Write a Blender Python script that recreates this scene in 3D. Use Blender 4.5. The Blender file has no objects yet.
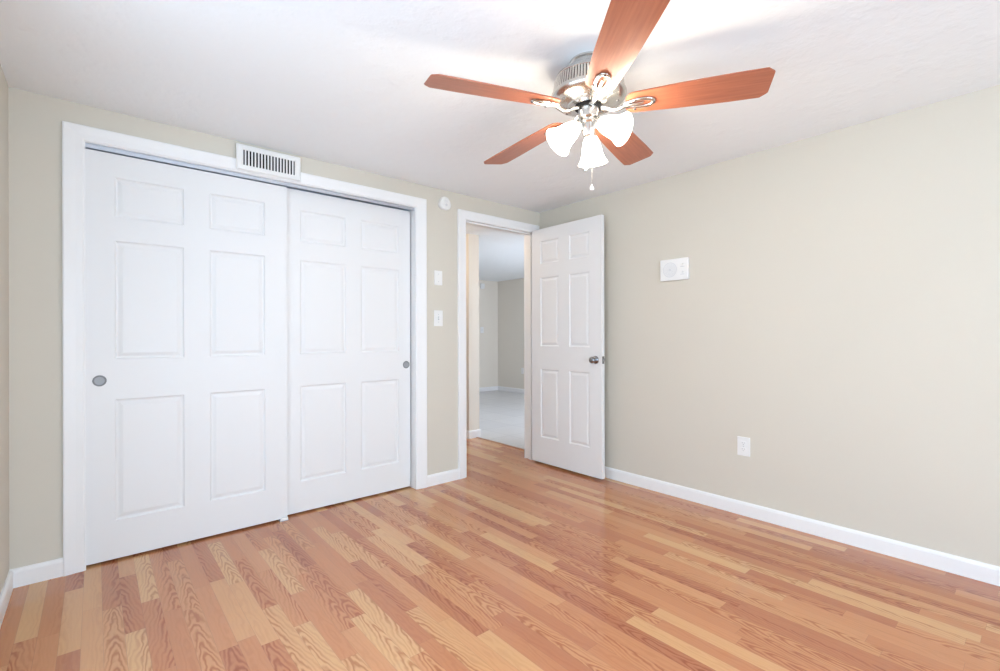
import bpy, bmesh, math, random
from mathutils import Vector, Matrix
random.seed(7)
PI = math.pi
scene = bpy.context.scene
COL = scene.collection

# ------------------------------------------------------------------ camera
CZ = 1.146
YAW, PITCH, ROLL = 0.70810, 0.00033, -0.00239
cam_data = bpy.data.cameras.new('camera')
cam_data.sensor_width = 36.0
cam_data.lens = 472.7 * 36.0 / 1000.0
cam_data.clip_start = 0.02
cam = bpy.data.objects.new('camera', cam_data)
COL.objects.link(cam)
fw = Vector((math.sin(YAW) * math.cos(PITCH), math.cos(YAW) * math.cos(PITCH), math.sin(PITCH)))
rt = Vector((math.cos(YAW), -math.sin(YAW), 0))
up = rt.cross(fw)
rt2 = rt * math.cos(ROLL) + up * math.sin(ROLL)
up2 = -rt * math.sin(ROLL) + up * math.cos(ROLL)
cam.matrix_world = Matrix(((rt2.x, up2.x, -fw.x, 0), (rt2.y, up2.y, -fw.y, 0),
                           (rt2.z, up2.z, -fw.z, CZ), (0, 0, 0, 1)))
scene.camera = cam

# ------------------------------------------------------------------ world, exposure
vs = scene.view_settings
vs.view_transform = 'Standard'
vs.look = 'None'
vs.exposure = 0.26
vs.gamma = 1.0
vs.use_curve_mapping = False
world = bpy.data.worlds.new('sky')
scene.world = world
world.use_nodes = True
bgn = world.node_tree.nodes['Background']
bgn.inputs['Color'].default_value = (0.65, 0.82, 1.0, 1)
bgn.inputs['Strength'].default_value = 3.6


def area_light(name, loc, direction, sx, sy, power, color):
    d = bpy.data.lights.new(name, 'AREA')
    d.shape = 'RECTANGLE'
    d.size, d.size_y = sx, sy
    d.energy = power
    d.color = color
    o = bpy.data.objects.new(name, d)
    o.location = loc
    o.rotation_euler = Vector(direction).to_track_quat('-Z', 'Z').to_euler()
    COL.objects.link(o)
    return o


# daylight at unseen windows: bedroom ones shaped for even light, far room's added
area_light('daylight_bedroom', (0.85, -2.17, 1.08), (0, 1, 0.22), 2.2, 2.0, 60, (0.66, 0.82, 1.0))
area_light('daylight_bedroom_side', (-0.47, 0.95, 1.25), (1, 0, 0.06), 1.8, 1.5, 10, (0.66, 0.82, 1.0))  # set forward to brighten the open door and right wall
area_light('added_daylight_far_room', (5.2, 3.06, 1.35), (0, 1, -0.35), 1.8, 1.3, 44, (0.84, 0.87, 1.0))  # added lamp, aimed at the far room's end wall
BULB_W = 5.0
BULB_COL = (1.0, 0.88, 0.66)

# ------------------------------------------------------------------ materials


def principled(name, color, rough=0.5, metal=0.0, spec=0.5, emit=None, estr=0.0):
    m = bpy.data.materials.new(name)
    m.use_nodes = True
    b = m.node_tree.nodes['Principled BSDF']
    b.inputs['Base Color'].default_value = (*color, 1)
    b.inputs['Roughness'].default_value = rough
    b.inputs['Metallic'].default_value = metal
    b.inputs['Specular IOR Level'].default_value = spec
    if emit:
        b.inputs['Emission Color'].default_value = (*emit, 1)
        b.inputs['Emission Strength'].default_value = estr
    return m


class NB:
    """tiny node-graph helper"""

    def __init__(self, m):
        self.nt = m.node_tree
        self.bsdf = m.node_tree.nodes['Principled BSDF']

    def n(self, t, **kw):
        nd = self.nt.nodes.new(t)
        for k, v in kw.items():
            setattr(nd, k, v)
        return nd

    def set(self, sock, v):
        if isinstance(v, bpy.types.NodeSocket):
            self.nt.links.new(v, sock)
        elif isinstance(v, (tuple, list)) and len(v) == 3 and sock.type == 'RGBA':
            sock.default_value = (*v, 1)
        else:
            sock.default_value = v

    def m(self, op, a, b=0.0, c=0.0):
        nd = self.n('ShaderNodeMath', operation=op)
        self.set(nd.inputs[0], a)
        self.set(nd.inputs[1], b)
        self.set(nd.inputs[2], c)
        return nd.outputs[0]

    def xyz(self, x, y, z=0.0):
        nd = self.n('ShaderNodeCombineXYZ')
        for s, v in zip(nd.inputs, (x, y, z)):
            self.set(s, v)
        return nd.outputs[0]

    def sep(self, v):
        nd = self.n('ShaderNodeSeparateXYZ')
        self.set(nd.inputs[0], v)
        return nd.outputs

    def pos(self):
        return self.n('ShaderNodeNewGeometry').outputs['Position']

    def obj(self):
        return self.n('ShaderNodeTexCoord').outputs['Object']

    def noise(self, vec, scale, detail=2.0, rough=0.5):
        nd = self.n('ShaderNodeTexNoise')
        self.set(nd.inputs['Vector'], vec)
        nd.inputs['Scale'].default_value = scale
        nd.inputs['Detail'].default_value = detail
        nd.inputs['Roughness'].default_value = rough
        return nd.outputs['Fac']

    def white(self, vec):
        nd = self.n('ShaderNodeTexWhiteNoise', noise_dimensions='3D')
        self.set(nd.inputs['Vector'], vec)
        return nd.outputs['Value'], nd.outputs['Color']

    def ramp(self, fac, stops, interp='LINEAR'):
        nd = self.n('ShaderNodeValToRGB')
        cr = nd.color_ramp
        cr.interpolation = interp
        while len(cr.elements) < len(stops):
            cr.elements.new(0.5)
        for e, (p, c) in zip(cr.elements, stops):
            e.position = p
            e.color = (*c, 1) if len(c) == 3 else c
        self.set(nd.inputs[0], fac)
        return nd.outputs[0]

    def mix(self, fac, a, b, blend='MIX'):
        nd = self.n('ShaderNodeMix', data_type='RGBA', blend_type=blend)
        self.set(nd.inputs[0], fac)
        self.set(nd.inputs[6], a)
        self.set(nd.inputs[7], b)
        return nd.outputs[2]

    def bump(self, h, strength, dist):
        nd = self.n('ShaderNodeBump')
        nd.inputs['Strength'].default_value = strength
        nd.inputs['Distance'].default_value = dist
        self.set(nd.inputs['Height'], h)
        self.nt.links.new(nd.outputs[0], self.bsdf.inputs['Normal'])


def paint(name, color, rough, bump_scale, bump_str, var=0.03):
    m = principled(name, color, rough, spec=0.3)
    b = NB(m)
    p = b.pos()
    f = b.noise(p, 1.7, 2)
    dark = tuple(c * (1 - var) for c in color)
    b.set(b.bsdf.inputs['Base Color'], b.mix(f, dark, color))
    b.bump(b.noise(p, bump_scale, 2), bump_str, 0.002)
    return m


WALL = (0.67, 0.63, 0.548)
M_wall = paint('beige_wall_paint', WALL, 0.75, 120, 0.08)
M_hallwall = paint('hall_wall_paint', (0.80, 0.75, 0.665), 0.75, 120, 0.06)
M_white = paint('white_trim_paint', (0.86, 0.86, 0.862), 0.35, 90, 0.02, 0.01)
M_door = paint('white_door_paint', (0.81, 0.81, 0.812), 0.42, 160, 0.03, 0.01)
M_plastic = principled('white_plastic', (0.84, 0.84, 0.83), 0.35)
M_greyplastic = principled('grey_plastic', (0.50, 0.52, 0.55), 0.4)
M_nickel = principled('brushed_nickel', (0.62, 0.60, 0.57), 0.24, 1.0)
M_chrome = principled('satin_chrome', (0.30, 0.30, 0.315), 0.22, 1.0)
M_alu = principled('aluminium', (0.56, 0.60, 0.66), 0.42, 0.85)
M_lightgrey = principled('light_grey_plastic', (0.70, 0.71, 0.73), 0.5)
M_slot = principled('slot_grey', (0.30, 0.30, 0.31), 0.6)
M_black = principled('dark_recess', (0.008, 0.008, 0.009), 0.8, spec=0.1)  # on the vent sheet this black stands in for duct shade
M_pull = principled('satin_pull', (0.34, 0.35, 0.36), 0.5, 0.3)
M_pullrim = principled('pull_rim', (0.22, 0.225, 0.23), 0.45, 0.5)
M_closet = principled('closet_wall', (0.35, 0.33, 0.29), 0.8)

# textured (skip-trowel) ceiling
M_ceiling = principled('white_textured_ceiling', (0.89, 0.915, 0.93), 0.8, spec=0.2)
b = NB(M_ceiling)
p = b.pos()
n1 = b.noise(p, 5.5, 4, 0.6)
n2 = b.noise(p, 26, 3, 0.55)
sm = b.ramp(n1, [(0.47, (0, 0, 0)), (0.60, (1, 1, 1))])
b.bump(b.m('ADD', b.m('MULTIPLY', sm, 0.6), b.m('MULTIPLY', n2, 0.5)), 0.6, 0.004)

# laminate strip floor, strips run along Y
M_floor = principled('oak_strip_laminate', (0.5, 0.3, 0.2), 0.25, spec=0.75)
b = NB(M_floor)
px, py, pz = b.sep(b.pos())
SW, SL = 0.0635, 0.56
sx = b.m('DIVIDE', b.m('ADD', px, 10.012), SW)
i = b.m('FLOOR', sx)
fx = b.m('SUBTRACT', sx, i)                      # 0..1 across the strip
r0, _ = b.white(b.xyz(i, 3.1, 0.7))
sy = b.m('ADD', b.m('DIVIDE', b.m('ADD', py, 10.0), SL), b.m('MULTIPLY', r0, 7.0))
j = b.m('FLOOR', sy)
fy = b.m('SUBTRACT', sy, j)
ra, rc = b.white(b.xyz(i, j, 1.3))
rb, _ = b.white(b.xyz(i, j, 5.9))
rd, _ = b.white(b.xyz(i, j, 9.2))
tone = b.ramp(ra, [(0.0, (0.46, 0.165, 0.075)), (0.22, (0.54, 0.218, 0.098)), (0.45, (0.60, 0.262, 0.117)),
                   (0.66, (0.64, 0.308, 0.138)), (0.82, (0.685, 0.372, 0.170)), (1.0, (0.72, 0.425, 0.202))])
# cathedral grain: nested arches with their axis at a random place across the strip
lx = b.m('MULTIPLY', b.m('SUBTRACT', fx, b.m('MULTIPLY_ADD', rb, 1.3, -0.15)), SW)
ly = b.m('MULTIPLY', fy, SL)
warp = b.noise(b.xyz(b.m('MULTIPLY_ADD', px, 22.0, b.m('MULTIPLY', rb, 90.0)), b.m('MULTIPLY_ADD', py, 6.5, b.m('MULTIPLY', ra, 60.0)), 0.0), 1.0, 2.0)
warp2 = b.noise(b.xyz(b.m('MULTIPLY', px, 60.0), b.m('MULTIPLY_ADD', py, 38.0, b.m('MULTIPLY', rb, 50.0)), 0.0), 1.0, 1.0)
arch = b.m('SQRT', b.m('ADD', b.m('MULTIPLY', lx, lx), 0.00006))
kind = b.m('GREATER_THAN', rd, 0.52)             # arches or plain straight grain
slope = b.m('MULTIPLY_ADD', kind, 21.0, 3.0)
ring = b.m('ADD', b.m('MULTIPLY', arch, 150.0), b.m('MULTIPLY', ly, slope))
ring = b.m('ADD', ring, b.m('MULTIPLY', warp, 7.0))
ring = b.m('ADD', ring, b.m('MULTIPLY', warp2, 0.7))
s = b.m('SINE', b.m('MULTIPLY', ring, 2.9))
s = b.m('MULTIPLY_ADD', s, 0.5, 0.5)
s = b.m('POWER', s, 1.4)
lim = b.n('ShaderNodeMapRange', interpolation_type='SMOOTHSTEP')
b.set(lim.inputs['Value'], b.m('ADD', b.m('ABSOLUTE', lx), b.m('MULTIPLY', warp, 0.02)))
lim.inputs['From Min'].default_value = 0.048
lim.inputs['From Max'].default_value = 0.022
lim.inputs['To Min'].default_value = 0.35
gstr = b.m('MULTIPLY', b.m('MULTIPLY_ADD', kind, 0.78, 0.22), lim.outputs[0])
fib = b.noise(b.xyz(b.m('MULTIPLY', px, 420.0), b.m('MULTIPLY', py, 9.0), ra), 1.0, 2.0)
col = b.mix(b.m('MULTIPLY', s, gstr), tone, b.mix(1.0, tone, (0.66, 0.49, 0.43), 'MULTIPLY'))
col = b.mix(b.m('MULTIPLY', fib, 0.34), col, b.mix(1.0, col, (0.70, 0.62, 0.58), 'MULTIPLY'))
# hairline joints
ex = b.m('MINIMUM', fx, b.m('SUBTRACT', 1.0, fx))
ey = b.m('MULTIPLY', b.m('MINIMUM', fy, b.m('SUBTRACT', 1.0, fy)), SL / SW)
edge = b.m('LESS_THAN', b.m('MINIMUM', ex, ey), 0.012)
col = b.mix(b.m('MULTIPLY', edge, 0.35), col, (0.25, 0.12, 0.07))
b.set(b.bsdf.inputs['Base Color'], col)
b.set(b.bsdf.inputs['Roughness'], b.m('MULTIPLY_ADD', fib, 0.08, 0.13))
b.bump(b.m('ADD', b.m('MULTIPLY', s, 0.25), fib), 0.05, 0.0006)

# pale tile floor of the far room
M_tile = principled('pale_tile', (0.70, 0.70, 0.70), 0.3)
b = NB(M_tile)
br = b.n('ShaderNodeTexBrick')
br.offset = 0.0
b.set(br.inputs['Vector'], b.pos())
br.inputs['Scale'].default_value = 1.0
br.inputs['Brick Width'].default_value = 0.45
br.inputs['Row Height'].default_value = 0.45
br.inputs['Mortar Size'].default_value = 0.005
br.inputs['Color1'].default_value = (0.70, 0.70, 0.70, 1)
br.inputs['Color2'].default_value = (0.65, 0.65, 0.66, 1)
br.inputs['Mortar'].default_value = (0.50, 0.51, 0.52, 1)
cl = b.noise(b.pos(), 5.0, 4)
b.set(b.bsdf.inputs['Base Color'], b.mix(b.m('MULTIPLY', cl, 0.45), br.outputs['Color'], (0.55, 0.56, 0.57)))

# cherry blade wood, grain along the blade's own X
M_blade = principled('cherry_blade', (0.3, 0.1, 0.05), 0.28, spec=0.5)
b = NB(M_blade)
ox, oy, oz = b.sep(b.obj())
g = b.noise(b.xyz(b.m('MULTIPLY', ox, 5.0), b.m('MULTIPLY', oy, 95.0), b.m('MULTIPLY', oz, 5.0)), 1.0, 3.0)
g2 = b.noise(b.xyz(b.m('MULTIPLY', ox, 2.0), b.m('MULTIPLY', oy, 14.0), 0.3), 1.0, 2.0)
c1 = b.ramp(g, [(0.3, (0.34, 0.105, 0.055)), (0.7, (0.46, 0.160, 0.085))])
b.set(b.bsdf.inputs['Base Color'], b.mix(b.m('MULTIPLY', g2, 0.4), c1, (0.30, 0.085, 0.045)))

# frosted lit glass shades: translucent, passing part of the bulb's light
M_shade = bpy.data.materials.new('frosted_lit_glass')
M_shade.use_nodes = True
nt = M_shade.node_tree
nt.nodes.clear()
out = nt.nodes.new('ShaderNodeOutputMaterial')
tl = nt.nodes.new('ShaderNodeBsdfTranslucent')
tl.inputs['Color'].default_value = (0.95, 0.93, 0.88, 1)
tr = nt.nodes.new('ShaderNodeBsdfTransparent')
mx = nt.nodes.new('ShaderNodeMixShader')
mx.inputs[0].default_value = 0.45
nt.links.new(tl.outputs[0], mx.inputs[1])
nt.links.new(tr.outputs[0], mx.inputs[2])
em = nt.nodes.new('ShaderNodeEmission')
em.inputs['Color'].default_value = (1.0, 0.95, 0.86, 1)
em.inputs['Strength'].default_value = 4.6
ad = nt.nodes.new('ShaderNodeAddShader')
nt.links.new(mx.outputs[0], ad.inputs[0])
nt.links.new(em.outputs[0], ad.inputs[1])
nt.links.new(ad.outputs[0], out.inputs[0])
M_bulb = principled('lit_bulb', (0.9, 0.9, 0.85), 0.4, emit=(1.0, 0.92, 0.78), estr=6.0)

# window glass (clear to light)
M_glass = bpy.data.materials.new('window_glass')
M_glass.use_nodes = True
nt = M_glass.node_tree
nt.nodes.clear()
out = nt.nodes.new('ShaderNodeOutputMaterial')
tr = nt.nodes.new('ShaderNodeBsdfTransparent')
gl = nt.nodes.new('ShaderNodeBsdfGlossy')
gl.inputs['Roughness'].default_value = 0.02
mx = nt.nodes.new('ShaderNodeMixShader')
mx.inputs[0].default_value = 0.05
nt.links.new(tr.outputs[0], mx.inputs[1])
nt.links.new(gl.outputs[0], mx.inputs[2])
nt.links.new(mx.outputs[0], out.inputs[0])

# ------------------------------------------------------------------ mesh helpers


def add_box(bm, x0, x1, y0, y1, z0, z1, bevel=0.0, seg=2):
    t = bmesh.new()
    vs_ = [t.verts.new((x, y, z)) for x in (x0, x1) for y in (y0, y1) for z in (z0, z1)]
    for q in ((0, 1, 3, 2), (4, 6, 7, 5), (0, 4, 5, 1), (2, 3, 7, 6), (0, 2, 6, 4), (1, 5, 7, 3)):
        t.faces.new([vs_[k] for k in q])
    if bevel:
        bmesh.ops.bevel(t, geom=list(t.edges), offset=bevel, segments=seg, affect='EDGES', profile=0.5)
    bmesh.ops.recalc_face_normals(t, faces=t.faces)
    merge(bm, t)


def merge(bm, t, mat=None):
    if mat is not None:
        t.transform(mat)
    me = bpy.data.meshes.new('tmp')
    t.to_mesh(me)
    t.free()
    bm.from_mesh(me)
    bpy.data.meshes.remove(me)


def add_lathe(bm, prof, seg=48, mat=None, ripple=None):
    """prof: list of (radius, z); ripple(a, k) scales the radius"""
    t = bmesh.new()
    rings = []
    for k, (r, z) in enumerate(prof):
        if r < 1e-6:
            rings.append([t.verts.new((0, 0, z))])
        else:
            ring = []
            for s_ in range(seg):
                a = 2 * PI * s_ / seg
                rr = r * (ripple(a, k) if ripple else 1)
                ring.append(t.verts.new((rr * math.cos(a), rr * math.sin(a), z)))
            rings.append(ring)
    for A, B in zip(rings, rings[1:]):
        for s_ in range(seg):
            s2 = (s_ + 1) % seg
            if len(A) == 1 and len(B) == 1:
                continue
            if len(A) == 1:
                t.faces.new((A[0], B[s2], B[s_]))
            elif len(B) == 1:
                t.faces.new((A[s_], A[s2], B[0]))
            else:
                t.faces.new((A[s_], A[s2], B[s2], B[s_]))
    bmesh.ops.recalc_face_normals(t, faces=t.faces)
    merge(bm, t, mat)


def add_tube(bm, pts, rad, seg=10, closed=False, flat=1.0):
    """swept tube; rad may be a list; flat squashes it in world Z"""
    t = bmesh.new()
    n = len(pts)
    P = [Vector(q) for q in pts]
    rings = []
    for k in range(n):
        a = P[(k - 1) % n] if (closed or k > 0) else P[k]
        c = P[(k + 1) % n] if (closed or k < n - 1) else P[k]
        d = (c - a).normalized()
        ref = Vector((0, 0, 1)) if abs(d.z) < 0.95 else Vector((1, 0, 0))
        u = d.cross(ref).normalized()
        v = u.cross(d).normalized()
        r = rad[k] if isinstance(rad, (list, tuple)) else rad
        rings.append([t.verts.new(P[k] + u * (r * math.cos(2 * PI * s_ / seg)) + v * (r * flat * math.sin(2 * PI * s_ / seg)))
                      for s_ in range(seg)])
    rng = range(n) if closed else range(n - 1)
    for k in rng:
        A, B = rings[k], rings[(k + 1) % n]
        for s_ in range(seg):
            s2 = (s_ + 1) % seg
            t.faces.new((A[s_], A[s2], B[s2], B[s_]))
    if not closed:
        t.faces.new(rings[0])
        t.faces.new(rings[-1])
    bmesh.ops.recalc_face_normals(t, faces=t.faces)
    merge(bm, t)


def obj(name, bm, material, parent=None, smooth=None, loc=None):
    me = bpy.data.meshes.new(name)
    bm.to_mesh(me)
    bm.free()
    me.materials.append(material)
    if smooth:
        for poly in me.polygons:
            poly.use_smooth = True
        me.set_sharp_from_angle(angle=math.radians(smooth))
    o = bpy.data.objects.new(name, me)
    COL.objects.link(o)
    if parent:
        o.parent = parent
    if loc:
        o.location = loc
    return o


def thing(name, label, cat, loc=(0, 0, 0), rotz=0.0, group=None):
    o = bpy.data.objects.new(name, None)
    o.empty_display_size = 0.1
    COL.objects.link(o)
    o.location = loc
    o.rotation_euler = (0, 0, rotz)
    tag(o, label, cat, group)
    return o


def tag(o, label, cat, group=None):
    o['label'] = label
    o['category'] = cat
    if group:
        o['group'] = group
    return o


def struct(o, label, cat):
    o['kind'] = 'structure'
    return tag(o, label, cat)


def boxes(name, lst, material, label=None, cat=None, bevel=0.0, parent=None, smooth=None):
    bm = bmesh.new()
    for q in lst:
        add_box(bm, *q, bevel=bevel)
    o = obj(name, bm, material, parent, smooth)
    if label:
        struct(o, label, cat)
    return o


# ------------------------------------------------------------------ room shell
XL, XR, YB, YF, H = -0.299, 3.137, 3.093, -2.00, 2.286
WT = 0.12
CX0, CX1, CZT = -0.042, 1.822, 2.111     # closet opening
DX0, DX1, DZT = 2.270, 3.066, 2.093      # doorway
FX, FY = 6.45, 7.60                      # far room corner
PX0, PX1, PY = 3.166, 3.312, 4.232       # end of the hall's partition wall
TX = 3.268                               # where the tiles begin

boxes('floor', [(XL - WT, XR + 0.10, YF - WT, YB, -0.06, 0),
                (XL - WT, TX, YB, FY, -0.06, 0)], M_floor,
      'glossy reddish oak strip laminate floor running through the doorway', 'floor')
boxes('floor_tile', [(TX, FX + WT, YB + 0.01, FY + WT, -0.06, 0.001)], M_tile,
      'pale tile floor seen through the open doorway', 'floor')
boxes('ceiling', [(XL - WT, FX + WT, YF - WT, FY + WT, H, H + 0.08)], M_ceiling,
      'white hand-textured ceiling', 'ceiling')
boxes('wall_back', [(XL - WT, CX0, YB, YB + WT, 0, H), (CX0, CX1, YB, YB + WT, CZT, H),
                    (CX1, DX0, YB, YB + WT, 0, H), (DX0, DX1, YB, YB + WT, DZT, H),
                    (DX1, XR, YB, YB + WT, 0, H)], M_wall,
      'beige wall with the closet and the doorway', 'wall')
boxes('wall_right', [(XR, XR + WT, YF, YB + WT, 0, H)], M_wall,
      'beige wall on the right with the intercom and outlet', 'wall')
LY0, LY1 = 0.05, 1.85
boxes('wall_left', [(XL - WT, XL, YF, LY0, 0, H), (XL - WT, XL, LY1, YB, 0, H),
                    (XL - WT, XL, LY0, LY1, 0, 0.50), (XL - WT, XL, LY0, LY1, 2.00, H)], M_wall,
      'sliver of beige wall at the left edge', 'wall')
# unseen wall behind the camera; its window is enlarged for even light
WX0, WX1, WZ0, WZ1 = -0.22, 1.92, 0.06, 2.08
boxes('wall_front', [(XL - WT, WX0, YF - WT, YF, 0, H), (WX1, XR + WT, YF - WT, YF, 0, H),
                     (WX0, WX1, YF - WT, YF, 0, WZ0), (WX0, WX1, YF - WT, YF, WZ1, H)], M_wall,
      'beige wall with the bedroom window behind the camera', 'wall')


def window(name, label, along, a0, a1, z0, z1, c0, c1):
    """frame with two sashes and panes; along 'x' or 'y'"""
    def bx(u0, u1, v0, v1, w0, w1):
        return (u0, u1, w0, w1, v0, v1) if along == 'x' else (w0, w1, u0, u1, v0, v1)
    f = 0.05
    mid = (a0 + a1) / 2
    fr = boxes(name, [bx(a0, a1, z0, z0 + f, c0, c1), bx(a0, a1, z1 - f, z1, c0, c1),
                      bx(a0, a0 + f, z0 + f, z1 - f, c0, c1), bx(a1 - f, a1, z0 + f, z1 - f, c0, c1),
                      bx(mid - f / 2, mid + f / 2, z0 + f, z1 - f, c0, c1)], M_white, label, 'window')
    cm = (c0 + c1) / 2
    for s0, s1 in ((a0 + f, mid - f / 2), (mid + f / 2, a1 - f)):
        boxes('pane', [bx(s0, s1, z0 + f, z1 - f, cm - 0.003, cm + 0.003)], M_glass, parent=fr)


window('window_1', 'white framed bedroom window behind the camera, unseen, enlarged for even light', 'x', WX0, WX1, WZ0, WZ1, YF - 0.10, YF - 0.04)
window('window_3', 'white framed side window of the bedroom, unseen, placed to light the open door', 'y', LY0, LY1, 0.50, 2.00, XL - 0.10, XL - 0.04)  # unseen; position chosen to light the open door

# hall and far room beyond the doorway
boxes('wall_hall_left', [(2.02, 2.14, YB + WT, 6.4, 0, H)], M_hallwall, 'hall wall left of the doorway, out of sight', 'wall')
boxes('wall_hall_end', [(2.02, PX0, 6.4, 6.52, 0, H)], M_hallwall, 'end wall of the hall, out of sight', 'wall')
boxes('wall_partition', [(PX0, PX1, PY, FY, 0, H)], M_hallwall,
      'end of the partition wall just inside the doorway', 'wall')
boxes('wall_far', [(PX1, FX + WT, FY, FY + WT, 0, H)], M_hallwall,
      'beige end wall of the far room, left of its corner', 'wall')
boxes('wall_far_right', [(FX, FX + WT, YB + WT, FY, 0, H)], M_hallwall,
      'beige side wall of the far room, right of its corner', 'wall')
boxes('wall_far_front', [(XR + WT, 4.3, YB, YB + WT, 0, H), (6.1, FX + WT, YB, YB + WT, 0, H),
                         (4.3, 6.1, YB, YB + WT, 0, 0.7), (4.3, 6.1, YB, YB + WT, 2.0, H)], M_hallwall,
      'wall of the far room on the bedroom side, out of sight', 'wall')
window('added_window_2', 'white framed window added to light the far room, out of sight', 'x', 4.3, 6.1, 0.7, 2.0, YB + 0.02, YB + 0.08)  # invented opening, put here to light the far walls

# closet interior
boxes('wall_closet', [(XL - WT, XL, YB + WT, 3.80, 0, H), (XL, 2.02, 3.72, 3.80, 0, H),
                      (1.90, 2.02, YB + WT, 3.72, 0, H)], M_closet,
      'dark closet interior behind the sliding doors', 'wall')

# ------------------------------------------------------------------ baseboards and casings
BH, BT = 0.085, 0.0135


def base_profile(bm, p0, p1, nrm):
    """baseboard from p0 to p1 on a wall whose room side is nrm; eased top edge"""
    p0, p1, n = Vector((*p0, 0)), Vector((*p1, 0)), Vector((*nrm, 0))
    prof = [(0, 0), (BT, 0), (BT, BH - 0.016), (BT - 0.003, BH - 0.006), (BT - 0.008, BH), (0, BH)]
    A = [bm.verts.new(p0 + n * d + Vector((0, 0, z))) for d, z in prof]
    B = [bm.verts.new(p1 + n * d + Vector((0, 0, z))) for d, z in prof]
    k = len(prof)
    for q in range(k):
        bm.faces.new((A[q], A[(q + 1) % k], B[(q + 1) % k], B[q]))
    bm.faces.new(A)
    bm.faces.new(B)


def baseboard(name, runs, label):
    bm = bmesh.new()
    for r in runs:
        base_profile(bm, *r)
    bmesh.ops.recalc_face_normals(bm, faces=bm.faces)
    return struct(obj(name, bm, M_white), label, 'baseboard')


CW = 0.077                                # casing width
baseboard('baseboard_back_left', [((XL, YB), (CX0 - CW, YB), (0, -1))], 'short white baseboard left of the closet casing')
baseboard('baseboard_back_middle', [((CX1 + 0.085, YB), (DX0 - 0.068, YB), (0, -1))],
          'short white baseboard between the closet and the doorway')
baseboard('baseboard_right', [((XR, YF), (XR, YB), (-1, 0))], 'long white baseboard along the right wall')
baseboard('baseboard_left', [((XL, YF), (XL, YB - BT), (1, 0))], 'white baseboard at the left edge')
baseboard('baseboard_front', [((WX1, YF), (XR, YF), (0, 1))], 'white baseboard behind the camera')
baseboard('baseboard_partition', [((PX0 - BT, PY), (PX1 + BT, PY), (0, -1)), ((PX0, PY), (PX0, 6.4), (-1, 0)),
                                  ((PX1, PY), (PX1, FY), (1, 0))],
          'white baseboard round the partition end in the doorway')
baseboard('baseboard_far', [((PX1, FY), (FX, FY), (0, -1))], 'white baseboard of the far room, left of its corner')
baseboard('baseboard_far_right', [((FX, YB + WT), (FX, FY - BT), (-1, 0))], 'white baseboard of the far room, right of its corner')


def casing(bm, x0, x1, zt, w, y, wr=None, wt=None):
    """mitred moulded casing round an opening on a wall facing -Y at y"""
    # profile across the width from the opening outward: (offset, projection)
    prof = [(-0.002, 0), (-0.002, 0.009), (0.004, 0.013), (0.030, 0.014), (0.050, 0.017), (w - 0.006, 0.019), (w, 0.016), (w, 0)]
    st = [(-1, x0, 0), (-1, x0, zt), (1, x1, zt), (1, x1, 0)]
    rows = []
    for idx, (sg, x, z) in enumerate(st):
        row = []
        for o_, d in prof:
            zz = z + (o_ * (wt or w) / w if z > 0 else 0)
            row.append(bm.verts.new((x + o_ * (1.0 if sg < 0 else (wr or w) / w) * sg, y - d, zz)))
        rows.append(row)
    for A, B in zip(rows, rows[1:]):
        for q in range(len(prof) - 1):
            bm.faces.new((A[q], A[q + 1], B[q + 1], B[q]))
    bm.faces.new(rows[0])
    bm.faces.new(rows[-1])
    bmesh.ops.recalc_face_normals(bm, faces=bm.faces)


bm = bmesh.new()
casing(bm, CX0, CX1, CZT, CW, YB, 0.085, 0.068)
struct(obj('trim_1', bm, M_white), 'wide white casing round the closet opening', 'trim')
bm = bmesh.new()
casing(bm, DX0, DX1, DZT, 0.068, YB, 0.052, 0.066)
struct(obj('trim_2', bm, M_white), 'white casing round the bedroom doorway', 'trim')
JT = 0.006
boxes('trim_3', [(CX0 - 0.001, CX0 + JT, YB - 0.008, YB + WT, 0, CZT), (CX1 - JT, CX1 + 0.001, YB - 0.008, YB + WT, 0, CZT),
                 (CX0, CX1, YB - 0.008, YB + WT, CZT - JT, CZT + 0.001)], M_white,
      'white jamb lining the closet opening', 'trim')
boxes('trim_4', [(DX0 - 0.001, DX0 + 0.012, YB - 0.008, YB + WT + 0.01, 0, DZT), (DX1 - JT, DX1 + 0.001, YB - 0.008, YB + WT + 0.01, 0, DZT),
                 (DX0, DX1, YB - 0.008, YB + WT + 0.01, DZT - JT, DZT + 0.001),
                 (DX1 - JT - 0.011, DX1 - JT, YB + 0.03, YB + 0.065, 0, DZT - JT),
                 (DX0 + 0.012, DX1 - JT, YB + 0.03, YB + 0.065, DZT - JT - 0.011, DZT - JT)], M_white,
      'white jamb with door stop lining the bedroom doorway', 'trim')
boxes('trim_5', [(TX - 0.012, TX + 0.012, YB + WT, PY - BT, 0.0, 0.004)], principled('oak_reducer', (0.40, 0.20, 0.12), 0.35),
      'thin oak strip where the laminate meets the pale tiles', 'trim')

# ------------------------------------------------------------------ six-panel doors


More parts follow.
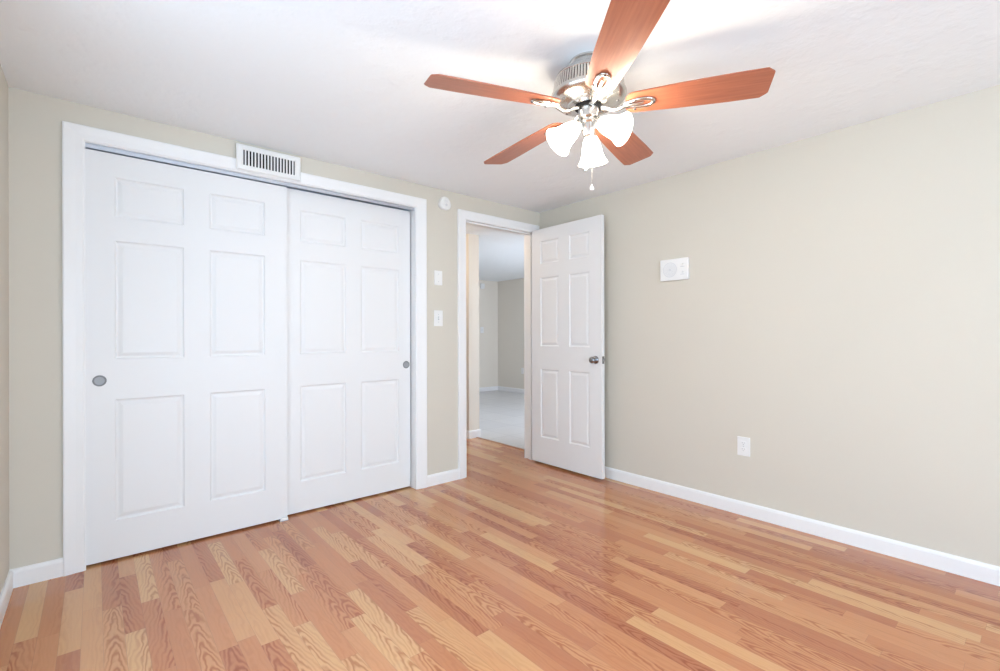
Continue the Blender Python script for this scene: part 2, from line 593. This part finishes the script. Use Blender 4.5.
def panel_face(bm, W, Hh, xs, zs, y, flip):
    """one face of a six-panel door with moulded recessed panels.
    xs: stile/panel break points across, zs: rail/panel break points up"""
    sgn = 1 if not flip else -1
    rings = [(0.0, 0.0), (0.005, 0.0065), (0.010, 0.0085), (0.014, 0.0085), (0.032, 0.0022)]
    X = [0] + xs + [W]
    Z = [0] + zs + [Hh]
    for a in range(len(X) - 1):
        for c in range(len(Z) - 1):
            x0, x1, z0, z1 = X[a], X[a + 1], Z[c], Z[c + 1]
            if a % 2 == 1 and c % 2 == 1:
                prev = None
                for ins, dep in rings:
                    cur = [bm.verts.new((xx, y + sgn * dep, zz)) for xx, zz in
                           ((x0 + ins, z0 + ins), (x1 - ins, z0 + ins), (x1 - ins, z1 - ins), (x0 + ins, z1 - ins))]
                    if prev:
                        for q in range(4):
                            bm.faces.new((prev[q], prev[(q + 1) % 4], cur[(q + 1) % 4], cur[q]))
                    prev = cur
                bm.faces.new(prev)
            else:
                bm.faces.new([bm.verts.new((xx, y, zz)) for xx, zz in ((x0, z0), (x1, z0), (x1, z1), (x0, z1))])


def door_mesh(W, Hh, xs, zs, T=0.035):
    bm = bmesh.new()
    panel_face(bm, W, Hh, xs, zs, 0.0, False)
    panel_face(bm, W, Hh, xs, zs, T, True)
    for q in (((0, 0, 0), (0, T, 0), (0, T, Hh), (0, 0, Hh)), ((W, 0, 0), (W, T, 0), (W, T, Hh), (W, 0, Hh)),
              ((0, 0, 0), (W, 0, 0), (W, T, 0), (0, T, 0)), ((0, 0, Hh), (W, 0, Hh), (W, T, Hh), (0, T, Hh))):
        bm.faces.new([bm.verts.new(v) for v in q])
    bmesh.ops.remove_doubles(bm, verts=bm.verts, dist=0.00005)
    bmesh.ops.recalc_face_normals(bm, faces=bm.faces)
    return bm


def cup_pull(parent, x, z):
    """round recessed finger pull let into the door face, local face y = 0"""
    rim = bmesh.new()
    rot = Matrix.Translation((x, 0, z)) @ Matrix.Rotation(PI / 2, 4, 'X')
    add_lathe(rim, [(0.0205, 0.000), (0.0270, 0.000), (0.0278, 0.0015), (0.0262, 0.0032), (0.0225, 0.0034), (0.0205, 0.0016), (0.0205, 0.0)], 40, rot)
    o = obj('finger_pull', rim, M_pullrim, parent, 40)
    o['label'] = 'dark chrome rim of round finger pull'
    cup = bmesh.new()
    add_lathe(cup, [(0.0215, 0.0018), (0.0190, 0.0010), (0.0120, 0.0006), (0.0, 0.0005)], 40, rot)
    obj('cup', cup, M_pull, o, 60)


zs_c = [0.195, 0.813, 1.018, 1.624, 1.745, 1.947]
LX, LY, LZ = -0.046, 3.113, 0.012
d1 = obj('door_1', door_mesh(0.957, 2.066, [0.122, 0.419, 0.540, 0.831], zs_c), M_door, loc=(LX, LY, LZ))
struct(d1, 'left white six-panel sliding closet door, overlapping in front of the right one', 'sliding door')
cup_pull(d1, 0.062, 0.912)
d2 = obj('door_2', door_mesh(0.913, 2.073, [0.110, 0.414, 0.523, 0.819], zs_c), M_door, loc=(0.894, 3.155, LZ))
struct(d2, 'right white six-panel sliding closet door, set back behind the left one', 'sliding door')
cup_pull(d2, 0.879, 0.918)

# overhead sliding track
bm = bmesh.new()
zt = CZT - JT
for q in ((CX0 + JT, CX1 - JT, 3.104, 3.200, zt - 0.003, zt), (CX0 + JT, CX1 - JT, 3.104, 3.107, zt - 0.019, zt - 0.002),
          (CX0 + JT, CX1 - JT, 3.150, 3.152, zt - 0.010, zt - 0.002), (CX0 + JT, CX1 - JT, 3.197, 3.200, zt - 0.018, zt - 0.002)):
    add_box(bm, *q)
add_tube(bm, [(CX0 + JT, 3.1042, zt - 0.019), (CX1 - JT, 3.1042, zt - 0.019)], 0.0032, 8)
tr_ = obj('trim_6', bm, M_alu)
struct(tr_, 'grey aluminium sliding track above the closet doors', 'door track')
# floor guide
g_ = thing('door_guide', 'small pale floor guide under the closet doors where they overlap', 'door guide', (0.885, 3.125, 0))
boxes('guide_plate', [(-0.022, 0.028, -0.030, 0.060, 0, 0.004)], M_greyplastic, parent=g_, bevel=0.001)
boxes('guide_fin', [(-0.020, 0.026, -0.028, -0.020, 0.004, 0.020)], M_plastic, parent=g_, bevel=0.001)

# bedroom door, open 90 degrees against the right wall
DW, DH = 0.773, 2.076
d3 = obj('door_3', door_mesh(DW, DH, [0.106, 0.322, 0.441, 0.653], [0.226, 0.831, 1.034, 1.642, 1.765, 1.967]), M_door,
         loc=(3.013, 3.068, 0.018))
d3.rotation_euler = (0, 0, -PI / 2 + math.radians(0.0))
struct(d3, 'white six-panel bedroom door standing open towards the right wall', 'door')


def knob(parent, x, z, face_y, sg):
    rot = Matrix.Translation((x, face_y, z)) @ Matrix.Rotation(sg * PI / 2, 4, 'X')
    k = bmesh.new()
    add_lathe(k, [(0.0, 0.0), (0.031, 0.0), (0.032, 0.003), (0.029, 0.008), (0.016, 0.011), (0.0115, 0.014), (0.0105, 0.026), (0.014, 0.031),
                  (0.0225, 0.036), (0.0265, 0.044), (0.0262, 0.051), (0.021, 0.057), (0.012, 0.060), (0.0, 0.0605)], 40, rot)
    o = obj('door_knob', k, M_chrome, parent, 50)
    o['label'] = 'satin chrome round door knob'
    return o


knob(d3, DW - 0.058, 0.934, 0.0, 1)
kb = knob(d3, DW - 0.058, 0.934, 0.035, -1)
boxes('latch_plate', [(DW - 0.0005, DW + 0.0012, 0.006, 0.029, 0.905, 0.963)], M_chrome, parent=d3)
boxes('latch_bolt', [(DW, DW + 0.008, 0.012, 0.023, 0.927, 0.941)], M_chrome, parent=d3, bevel=0.002)
for hz in (0.22, 1.03, 1.83):
    h_ = boxes('hinge', [(-0.0012, 0.0004, 0.004, 0.035, hz, hz + 0.088)], M_nickel, parent=d3)
    hb = bmesh.new()
    add_tube(hb, [(-0.004, 0.040, hz - 0.003), (-0.004, 0.040, hz + 0.091)], 0.0052, 12)
    obj('hinge_pin', hb, M_nickel, h_, 50)

# ------------------------------------------------------------------ wall fittings
# supply air register over the closet casing
vx0, vx1, vz0, vz1 = 0.622, 0.982, 2.118, 2.266
vt = thing('air_vent', 'white rectangular air register with vertical slats above the closet doors', 'vent', ((vx0 + vx1) / 2, YB, (vz0 + vz1) / 2))
hw, hh = (vx1 - vx0) / 2, (vz1 - vz0) / 2
ow, oh = hw - 0.030, hh - 0.030
bm = bmesh.new()
y0, y1 = -0.031, -0.0195


def frame_ring(bm, lst):
    """lst of (half w, half h, y) rings lofted"""
    prev = None
    for a, c, y in lst:
        cur = [bm.verts.new((sx_ * a, y, sz_ * c)) for sx_, sz_ in ((-1, -1), (1, -1), (1, 1), (-1, 1))]
        if prev:
            for q in range(4):
                bm.faces.new((prev[q], prev[(q + 1) % 4], cur[(q + 1) % 4], cur[q]))
        prev = cur
    bmesh.ops.recalc_face_normals(bm, faces=bm.faces)


frame_ring(bm, [(hw, hh, -0.0195), (hw, hh, -0.023), (hw - 0.006, hh - 0.006, -0.028), (ow + 0.006, oh + 0.006, -0.029),
                (ow, oh, -0.026), (ow, oh, -0.0205)])
obj('frame', bm, M_plastic, vt)
# sheet-metal collar behind the face, resting on the wall above the casing
boxes('collar', [(-hw + 0.004, hw - 0.004, -0.022, 0.0, hh - 0.006, hh - 0.002),
                 (-hw + 0.004, -hw + 0.008, -0.022, 0.0, -0.010, hh - 0.006), (hw - 0.008, hw - 0.004, -0.022, 0.0, -0.010, hh - 0.006)],
      M_plastic, parent=vt)
boxes('shade_backing', [(-ow - 0.004, ow + 0.004, -0.0205, -0.0198, -oh - 0.004, oh + 0.004)], M_black, parent=vt)  # black sheet painting the shade between the slats
NS = 17
for k in range(NS + 1):
    x = -ow + 2 * ow * k / NS
    x = max(-ow + 0.002, min(ow - 0.002, x))
    boxes('slat', [(x - 0.0042, x + 0.0042, -0.0275, -0.0207, -oh, oh)], M_plastic, parent=vt, bevel=0.001)

# small rounded alarm
sd = thing('smoke_alarm', 'small round white alarm on the wall between closet and doorway, near the ceiling', 'smoke alarm', (2.073, YB, 2.176))
rot = Matrix.Rotation(PI / 2, 4, 'X')


def egg(a, k):
    return 1.0 + 0.055 * math.cos(3 * (a - PI / 2))


bm = bmesh.new()
add_lathe(bm, [(0.0, 0.0), (0.051, 0.0), (0.053, 0.004), (0.052, 0.020), (0.047, 0.029), (0.036, 0.033), (0.034, 0.031), (0.030, 0.031), (0.028, 0.034), (0.0, 0.035)], 60, rot, egg)
obj('housing', bm, M_plastic, sd, 40)
bm = bmesh.new()
add_lathe(bm, [(0.0095, 0.034), (0.0095, 0.0375), (0.008, 0.0385), (0.0, 0.0385)], 24, Matrix.Translation((0.0, 0, -0.013)) @ rot)
obj('test_button', bm, M_lightgrey, sd, 40)
for k in range(5):
    boxes('grille_slot', [(-0.016, 0.016, -0.0352, -0.0345, 0.004 + k * 0.0042, 0.0055 + k * 0.0042)], M_lightgrey, parent=sd)


def wall_plate(name, label, cat, loc, rotz, w, h, kind, group=None):
    """plate on a wall facing local -Y"""
    t = thing(name, label, cat, loc, rotz, group)
    boxes('plate', [(-w / 2, w / 2, -0.0065, 0, -h / 2, h / 2)], M_plastic, parent=t, bevel=0.0025)
    sc = h / 0.115

    def disc(nm, x, z, r, d, mat):
        bm = bmesh.new()
        add_lathe(bm, [(r, 0.006), (r, 0.006 + d), (r * 0.8, 0.0065 + d), (0.0, 0.0065 + d)], 16, Matrix.Translation((x, 0, z)) @ rot)
        obj(nm, bm, mat, t, 40)
    if kind == 'blank':
        disc('screw', 0, 0.030 * sc, 0.0032, 0.0006, M_greyplastic)
        disc('screw', 0, -0.030 * sc, 0.0032, 0.0006, M_greyplastic)
    elif kind == 'toggle':
        boxes('toggle_slot', [(-0.006, 0.006, -0.0072, -0.006, -0.013, 0.013)], M_greyplastic, parent=t)
        tg = boxes('toggle', [(-0.0045, 0.0045, -0.019, -0.006, -0.004, 0.005)], M_plastic, parent=t, bevel=0.001)
        disc('screw', 0, 0.030, 0.0032, 0.0006, M_greyplastic)
        disc('screw', 0, -0.030, 0.0032, 0.0006, M_greyplastic)
    elif kind == 'outlet':
        for sg in (1, -1):
            rc_ = boxes('receptacle', [(-0.0165, 0.0165, -0.0088, -0.006, sg * 0.0195 - 0.0135, sg * 0.0195 + 0.0135)], M_plastic, parent=t, bevel=0.002)
            for sx_, hgt in ((-0.0065, 0.008), (0.0065, 0.0065)):
                boxes('slot', [(sx_ - 0.0011, sx_ + 0.0011, -0.0091, -0.0086, sg * 0.0195 + 0.002 - hgt / 2 + 0.002, sg * 0.0195 + 0.004 + hgt / 2)], M_slot, parent=rc_)
            boxes('ground_hole', [(-0.002, 0.002, -0.0091, -0.0086, sg * 0.0195 - 0.0095, sg * 0.0195 - 0.0055)], M_slot, parent=rc_)
        disc('screw', 0, 0.0, 0.0030, 0.0006, M_greyplastic)
    return t


wall_plate('wall_plate', 'plain white wall plate, above the toggle light switch', 'wall plate', (2.018, YB, 1.594), 0, 0.072, 0.112, 'blank')
wall_plate('light_switch', 'white toggle light switch beside the closet casing, below the plain plate', 'light switch', (2.018, YB, 1.282), 0, 0.078, 0.122, 'toggle')
wall_plate('wall_outlet', 'white wall outlet low on the right bedroom wall', 'outlet', (XR, 1.278, 0.4375), -PI / 2, 0.078, 0.120, 'outlet')

# intercom panel on the right wall (faces -X)
ic = thing('intercom', 'white intercom panel with a round speaker grille on the right wall', 'intercom', (XR, 1.744, 1.612), -PI / 2)
# local x: runs towards the camera (right in the picture)
bm = bmesh.new()
add_box(bm, -0.106, 0.106, -0.020, 0.0, -0.076, 0.076, bevel=0.003)
obj('case', bm, M_plastic, ic)
bm = bmesh.new()
c0 = Matrix.Translation((-0.030, 0, 0.0)) @ rot
add_lathe(bm, [(0.056, 0.0195), (0.056, 0.0215), (0.053, 0.0215), (0.053, 0.0205)], 48, c0)
for r in (0.045, 0.037, 0.029, 0.021, 0.013):
    add_lathe(bm, [(r + 0.0020, 0.0195), (r + 0.0020, 0.0215), (r - 0.0020, 0.0215), (r - 0.0020, 0.0195)], 48, c0)
sg_ = obj('speaker_grille', bm, M_plastic, ic, 40)
bm = bmesh.new()
add_lathe(bm, [(0.054, 0.0198), (0.054, 0.0203), (0.0, 0.0203)], 48, c0)
obj('speaker_mesh', bm, M_lightgrey, sg_)
bm = bmesh.new()
for z in (0.030, -0.024):
    k = bmesh.new()
    add_lathe(k, [(0.0085, 0.0195), (0.0085, 0.026), (0.007, 0.028), (0.0, 0.028)], 24, Matrix.Translation((0.064, 0, z)) @ rot)
    obj('button', k, M_plastic, ic, 40)
    boxes('button_slot', [(0.050, 0.080, -0.0206, -0.0199, z - 0.016, z - 0.0135)], M_greyplastic, parent=ic)
bm.free()

# fittings in the far room
fb = thing('wall_box', 'tiny white box high on the far room wall, beside the partition', 'wall box', (6.02, FY, 2.165))
boxes('cover', [(-0.05, 0.05, -0.035, 0, -0.05, 0.05)], M_plastic, parent=fb, bevel=0.006)
boxes('bracket', [(-0.04, 0.04, -0.006, 0, -0.058, -0.045)], M_plastic, parent=fb)
wall_plate('wall_plate', 'white plate at mid height on the far room wall, beside the partition', 'wall plate', (6.02, FY, 1.264), 0, 0.085, 0.125, 'toggle')
wall_plate('wall_outlet', 'white outlet low on the far room wall, half behind the door jamb', 'outlet', (FX, 6.84, 0.445), -PI / 2, 0.075, 0.118, 'outlet')

# hall ceiling lamp (out of sight, left inside the doorway)
hl = thing('ceiling_lamp', 'small domed ceiling lamp in the hall, out of sight beyond the doorway', 'lamp', (2.45, 4.0, H))
bm = bmesh.new()
add_lathe(bm, [(0.0, 0.0), (0.14, 0.0), (0.14, -0.02), (0.12, -0.025), (0.0, -0.025)], 40)
obj('base', bm, M_nickel, hl, 40)
bm = bmesh.new()
add_lathe(bm, [(0.12, -0.026), (0.118, -0.05), (0.09, -0.085), (0.05, -0.10), (0.0, -0.105)], 40)
obj('lamp_shade', bm, M_shade, hl, 60)
ld = bpy.data.lights.new('hall_bulb', 'POINT')
ld.energy = 7.5
ld.color = (1.0, 0.76, 0.54)
ld.shadow_soft_size = 0.05
lo = bpy.data.objects.new('hall_bulb', ld)
COL.objects.link(lo)
lo.parent = hl
lo.location = (0, 0, -0.12)

# ------------------------------------------------------------------ ceiling fan
FXC, FYC = 1.566, 1.257
ZB = 2.092                                # blade plane
RT = 0.683
fan = thing('ceiling_fan', 'brushed nickel ceiling fan with five cherry blades and three lit frosted shades', 'ceiling fan', (FXC, FYC, H))


def fz(z):
    return z - H


bm = bmesh.new()
add_lathe(bm, [(0.0, 0.0), (0.078, 0.0), (0.078, -0.006), (0.072, -0.012), (0.070, -0.034), (0.074, -0.040), (0.074, -0.046), (0.0, -0.046)], 64)
obj('canopy', bm, M_nickel, fan, 35)
# motor: shoulder, ribbed vent band, bowl
bm = bmesh.new()
add_lathe(bm, [(0.066, fz(2.242)), (0.100, fz(2.240)), (0.122, fz(2.233)), (0.136, fz(2.221)), (0.141, fz(2.208)), (0.138, fz(2.205)), (0.0, fz(2.205))], 64)
mh = obj('motor_housing', bm, M_nickel, fan, 35)
bm = bmesh.new()
add_lathe(bm, [(0.0, fz(2.207)), (0.136, fz(2.207)), (0.142, fz(2.150)), (0.0, fz(2.150))], 64)
o = obj('vent_core', bm, M_black, mh, 35)
NR = 76
bm = bmesh.new()
for k in range(NR):
    a = 2 * PI * k / NR
    t = bmesh.new()
    vs_ = [t.verts.new(v) for v in ((0.133, -0.0042, fz(2.206)), (0.141, -0.0042, fz(2.206)), (0.141, 0.0042, fz(2.206)), (0.133, 0.0042, fz(2.206)),
                                    (0.138, -0.0044, fz(2.151)), (0.1505, -0.0044, fz(2.151)), (0.1505, 0.0044, fz(2.151)), (0.138, 0.0044, fz(2.151)))]
    for q in ((0, 1, 2, 3), (4, 7, 6, 5), (0, 4, 5, 1), (1, 5, 6, 2), (2, 6, 7, 3), (3, 7, 4, 0)):
        t.faces.new([vs_[m_] for m_ in q])
    bmesh.ops.bevel(t, geom=list(t.edges), offset=0.001, segments=1, affect='EDGES')
    merge(bm, t, Matrix.Rotation(a, 4, 'Z'))
obj('vent_ribs', bm, M_nickel, mh)
bm = bmesh.new()
add_lathe(bm, [(0.0, fz(2.153)), (0.151, fz(2.153)), (0.1545, fz(2.148)), (0.1545, fz(2.138)), (0.150, fz(2.130)), (0.136, fz(2.119)), (0.112, fz(2.110)),
               (0.088, fz(2.105)), (0.085, fz(2.101)), (0.072, fz(2.099)), (0.0, fz(2.099))], 72)
obj('motor_bowl', bm, M_nickel, mh, 35)
for k in range(10):
    a = 2 * PI * (k + 0.5) / 10
    s_ = bmesh.new()
    add_lathe(s_, [(0.006, 0), (0.006, -0.002), (0.004, -0.0032), (0, -0.0034)], 14, Matrix.Translation((0.118 * math.cos(a), 0.118 * math.sin(a), fz(2.113))))
    obj('screw', s_, M_chrome, mh, 40)
bm = bmesh.new()
add_lathe(bm, [(0.0, fz(2.104)), (0.054, fz(2.104)), (0.058, fz(2.102)), (0.058, fz(2.095)), (0.053, fz(2.092)), (0.0, fz(2.092))], 48)
o = obj('flywheel', bm, M_black, fan, 35)
o['label'] = 'black flywheel between motor and light kit'
bm = bmesh.new()
add_lathe(bm, [(0.0, fz(2.097)), (0.040, fz(2.097)), (0.0435, fz(2.094)), (0.0445, fz(2.050)), (0.041, fz(2.046)), (0.034, fz(2.043)), (0.036, fz(2.038)),
               (0.036, fz(2.032)), (0.029, fz(2.026)), (0.026, fz(2.008)), (0.027, fz(1.992)), (0.022, fz(1.978)), (0.010, fz(1.972)), (0.0, fz(1.971))], 48)
kit = obj('light_kit', bm, M_nickel, fan, 35)

# blades
PH = math.radians(159.4)
AZ = (1.5, -1.3, 0.0, 0.0, 1.2)
R0 = 0.150


def blade_bm():
    bm = bmesh.new()
    L = RT
    out_ = [(R0, 0.034), (R0 + 0.012, 0.052), (R0 + 0.030, 0.060), (0.35, 0.071), (0.55, 0.078), (L - 0.026, 0.080), (L - 0.003, 0.060), (L, 0.054)]
    pts = out_ + [(x, -y) for x, y in reversed(out_)]
    th = 0.0055
    lo_ = [bm.verts.new((x, y, -th / 2)) for x, y in pts]
    hi_ = [bm.verts.new((x, y, th / 2)) for x, y in pts]
    bm.faces.new(list(reversed(lo_)))
    bm.faces.new(hi_)
    n = len(pts)
    for q in range(n):
        bm.faces.new((lo_[q], lo_[(q + 1) % n], hi_[(q + 1) % n], hi_[q]))
    ed = [e for e in bm.edges if abs(e.verts[0].co.z - e.verts[1].co.z) < 1e-6]
    bmesh.ops.bevel(bm, geom=ed, offset=0.0015, segments=2, affect='EDGES')
    bmesh.ops.recalc_face_normals(bm, faces=bm.faces)
    return bm


def iron_bm():
    """looped blade iron under the blade: arm from the flywheel, long open loop, crossbar"""
    bm = bmesh.new()
    z = -0.011
    add_tube(bm, [(0.052, 0, -0.003), (0.075, 0, -0.010), (0.095, 0, -0.021), (0.115, 0, -0.023), (0.135, 0, -0.016), (0.150, 0, z)],
             [0.012, 0.011, 0.0095, 0.0095, 0.0105, 0.011], 12, flat=0.62)
    loop = []
    for k in range(36):
        a = 2 * PI * k / 36
        loop.append((0.200 + 0.058 * math.cos(a), 0.0225 * math.sin(a) * (1.0 + 0.25 * math.cos(a)), z + 0.003))
    add_tube(bm, loop, 0.0075, 10, closed=True, flat=0.6)
    add_tube(bm, [(0.148, 0, z), (0.185, 0, z + 0.001), (0.222, 0, z + 0.003)], [0.009, 0.006, 0.005], 10, flat=0.6)
    return bm


def screw_bm(x, y):
    s_ = bmesh.new()
    add_lathe(s_, [(0.0055, -0.012), (0.0055, -0.0148), (0.0035, -0.016), (0, -0.0162)], 14, Matrix.Translation((x, y, 0)))
    return s_


blade0 = obj('blade', blade_bm(), M_blade, fan, 30)
iron0 = obj('blade_iron', iron_bm(), M_nickel, blade0, 45)
screws0 = [obj('screw', screw_bm(x, y), M_chrome, blade0, 40) for x, y in ((0.258, 0.0), (0.186, 0.026), (0.186, -0.026))]
PITCHB = math.radians(-12)
FLAP = (0.012, 0.030, 0.006, -0.010, -0.022)    # the worn blades sit a little out of true
for k in range(5):
    if k == 0:
        bl = blade0
    else:
        bl = blade0.copy()
        COL.objects.link(bl)
        bl.parent = fan
        for ch in [iron0] + screws0:
            c = ch.copy()
            COL.objects.link(c)
            c.parent = bl
    a = PH - k * 2 * PI / 5 + math.radians(AZ[k])
    bl.matrix_local = Matrix.Translation((0, 0, fz(ZB))) @ Matrix.Rotation(a, 4, 'Z') @ Matrix.Rotation(FLAP[k] / RT, 4, 'Y') @ Matrix.Rotation(PITCHB, 4, 'X')

# light kit arms, sockets, bell shades, bulbs
FWA = PI / 2 - YAW                        # azimuth of the view direction
for dev, tilt, dzn in ((-20, 32, -0.018), (-130, 62, -0.002), (103, 48, -0.002)):
    a = FWA + math.radians(dev)
    T = Matrix.Rotation(a, 4, 'Z') @ Matrix.Translation((0.050, 0, fz(2.020 + dzn))) @ Matrix.Rotation(-math.radians(tilt), 4, 'Y')
    arm = bmesh.new()
    q0 = Vector((0.022 * math.cos(a), 0.022 * math.sin(a), fz(2.003)))
    q2 = T @ Vector((0, 0, 0.012))
    q1 = (q0 + q2) / 2 + Vector((0, 0, 0.010))
    add_tube(arm, [q0, q1, q2], 0.0085, 12)
    add_lathe(arm, [(0.0, 0.016), (0.012, 0.016), (0.021, 0.010), (0.0235, 0.002), (0.0235, -0.012), (0.020, -0.016), (0.0, -0.016)], 32, T)
    ar = obj('lamp_arm', arm, M_nickel, fan, 45)
    sh = bmesh.new()
    outer = [(0.024, -0.006), (0.029, -0.016), (0.036, -0.034), (0.041, -0.056), (0.045, -0.078), (0.051, -0.096), (0.060, -0.112), (0.064, -0.118)]
    prof = outer + [(r - 0.003, z - 0.0005) for r, z in reversed(outer)]
    add_lathe(sh, prof, 48, T)
    so = obj('lamp_shade', sh, M_shade, fan, 60)
    bb = bmesh.new()
    add_lathe(bb, [(0.0, -0.014), (0.011, -0.016), (0.013, -0.035), (0.022, -0.055), (0.0245, -0.070), (0.021, -0.085), (0.012, -0.094), (0.0, -0.097)], 24, T)
    obj('bulb', bb, M_bulb, so, 60)
    ld = bpy.data.lights.new('fan_bulb', 'POINT')
    ld.energy = BULB_W
    ld.color = BULB_COL
    ld.shadow_soft_size = 0.028
    lo = bpy.data.objects.new('fan_bulb', ld)
    COL.objects.link(lo)
    lo.parent = so
    lo.location = T @ Vector((0, 0, -0.104))

# pull chains
for ang, zf, mat_, lab in ((2.6, 1.842, M_nickel, 'short pull chain with a metal fob'), (-0.5, 1.764, M_plastic, 'long pull chain with a pale fob')):
    x, y = 0.014 * math.cos(ang), 0.014 * math.sin(ang)
    c = bmesh.new()
    zz = fz(1.976)
    add_tube(c, [(x, y, zz), (x, y, fz(zf) + 0.010)], 0.0008, 6)
    k = 0
    while zz > fz(zf) + 0.012:
        add_lathe(c, [(0, 0.0016), (0.0014, 0.0008), (0.0016, 0), (0.0014, -0.0008), (0, -0.0016)], 6, Matrix.Translation((x, y, zz)))
        zz -= 0.0055
    ch = obj('pull_chain', c, M_nickel, fan, 60)
    ch['label'] = lab
    f = bmesh.new()
    add_lathe(f, [(0.0, 0.013), (0.003, 0.012), (0.0045, 0.006), (0.009, -0.001), (0.0098, -0.006), (0.008, -0.011), (0.0, -0.0135)], 20, Matrix.Translation((x, y, fz(zf))))
    obj('fob', f, mat_, ch, 50)
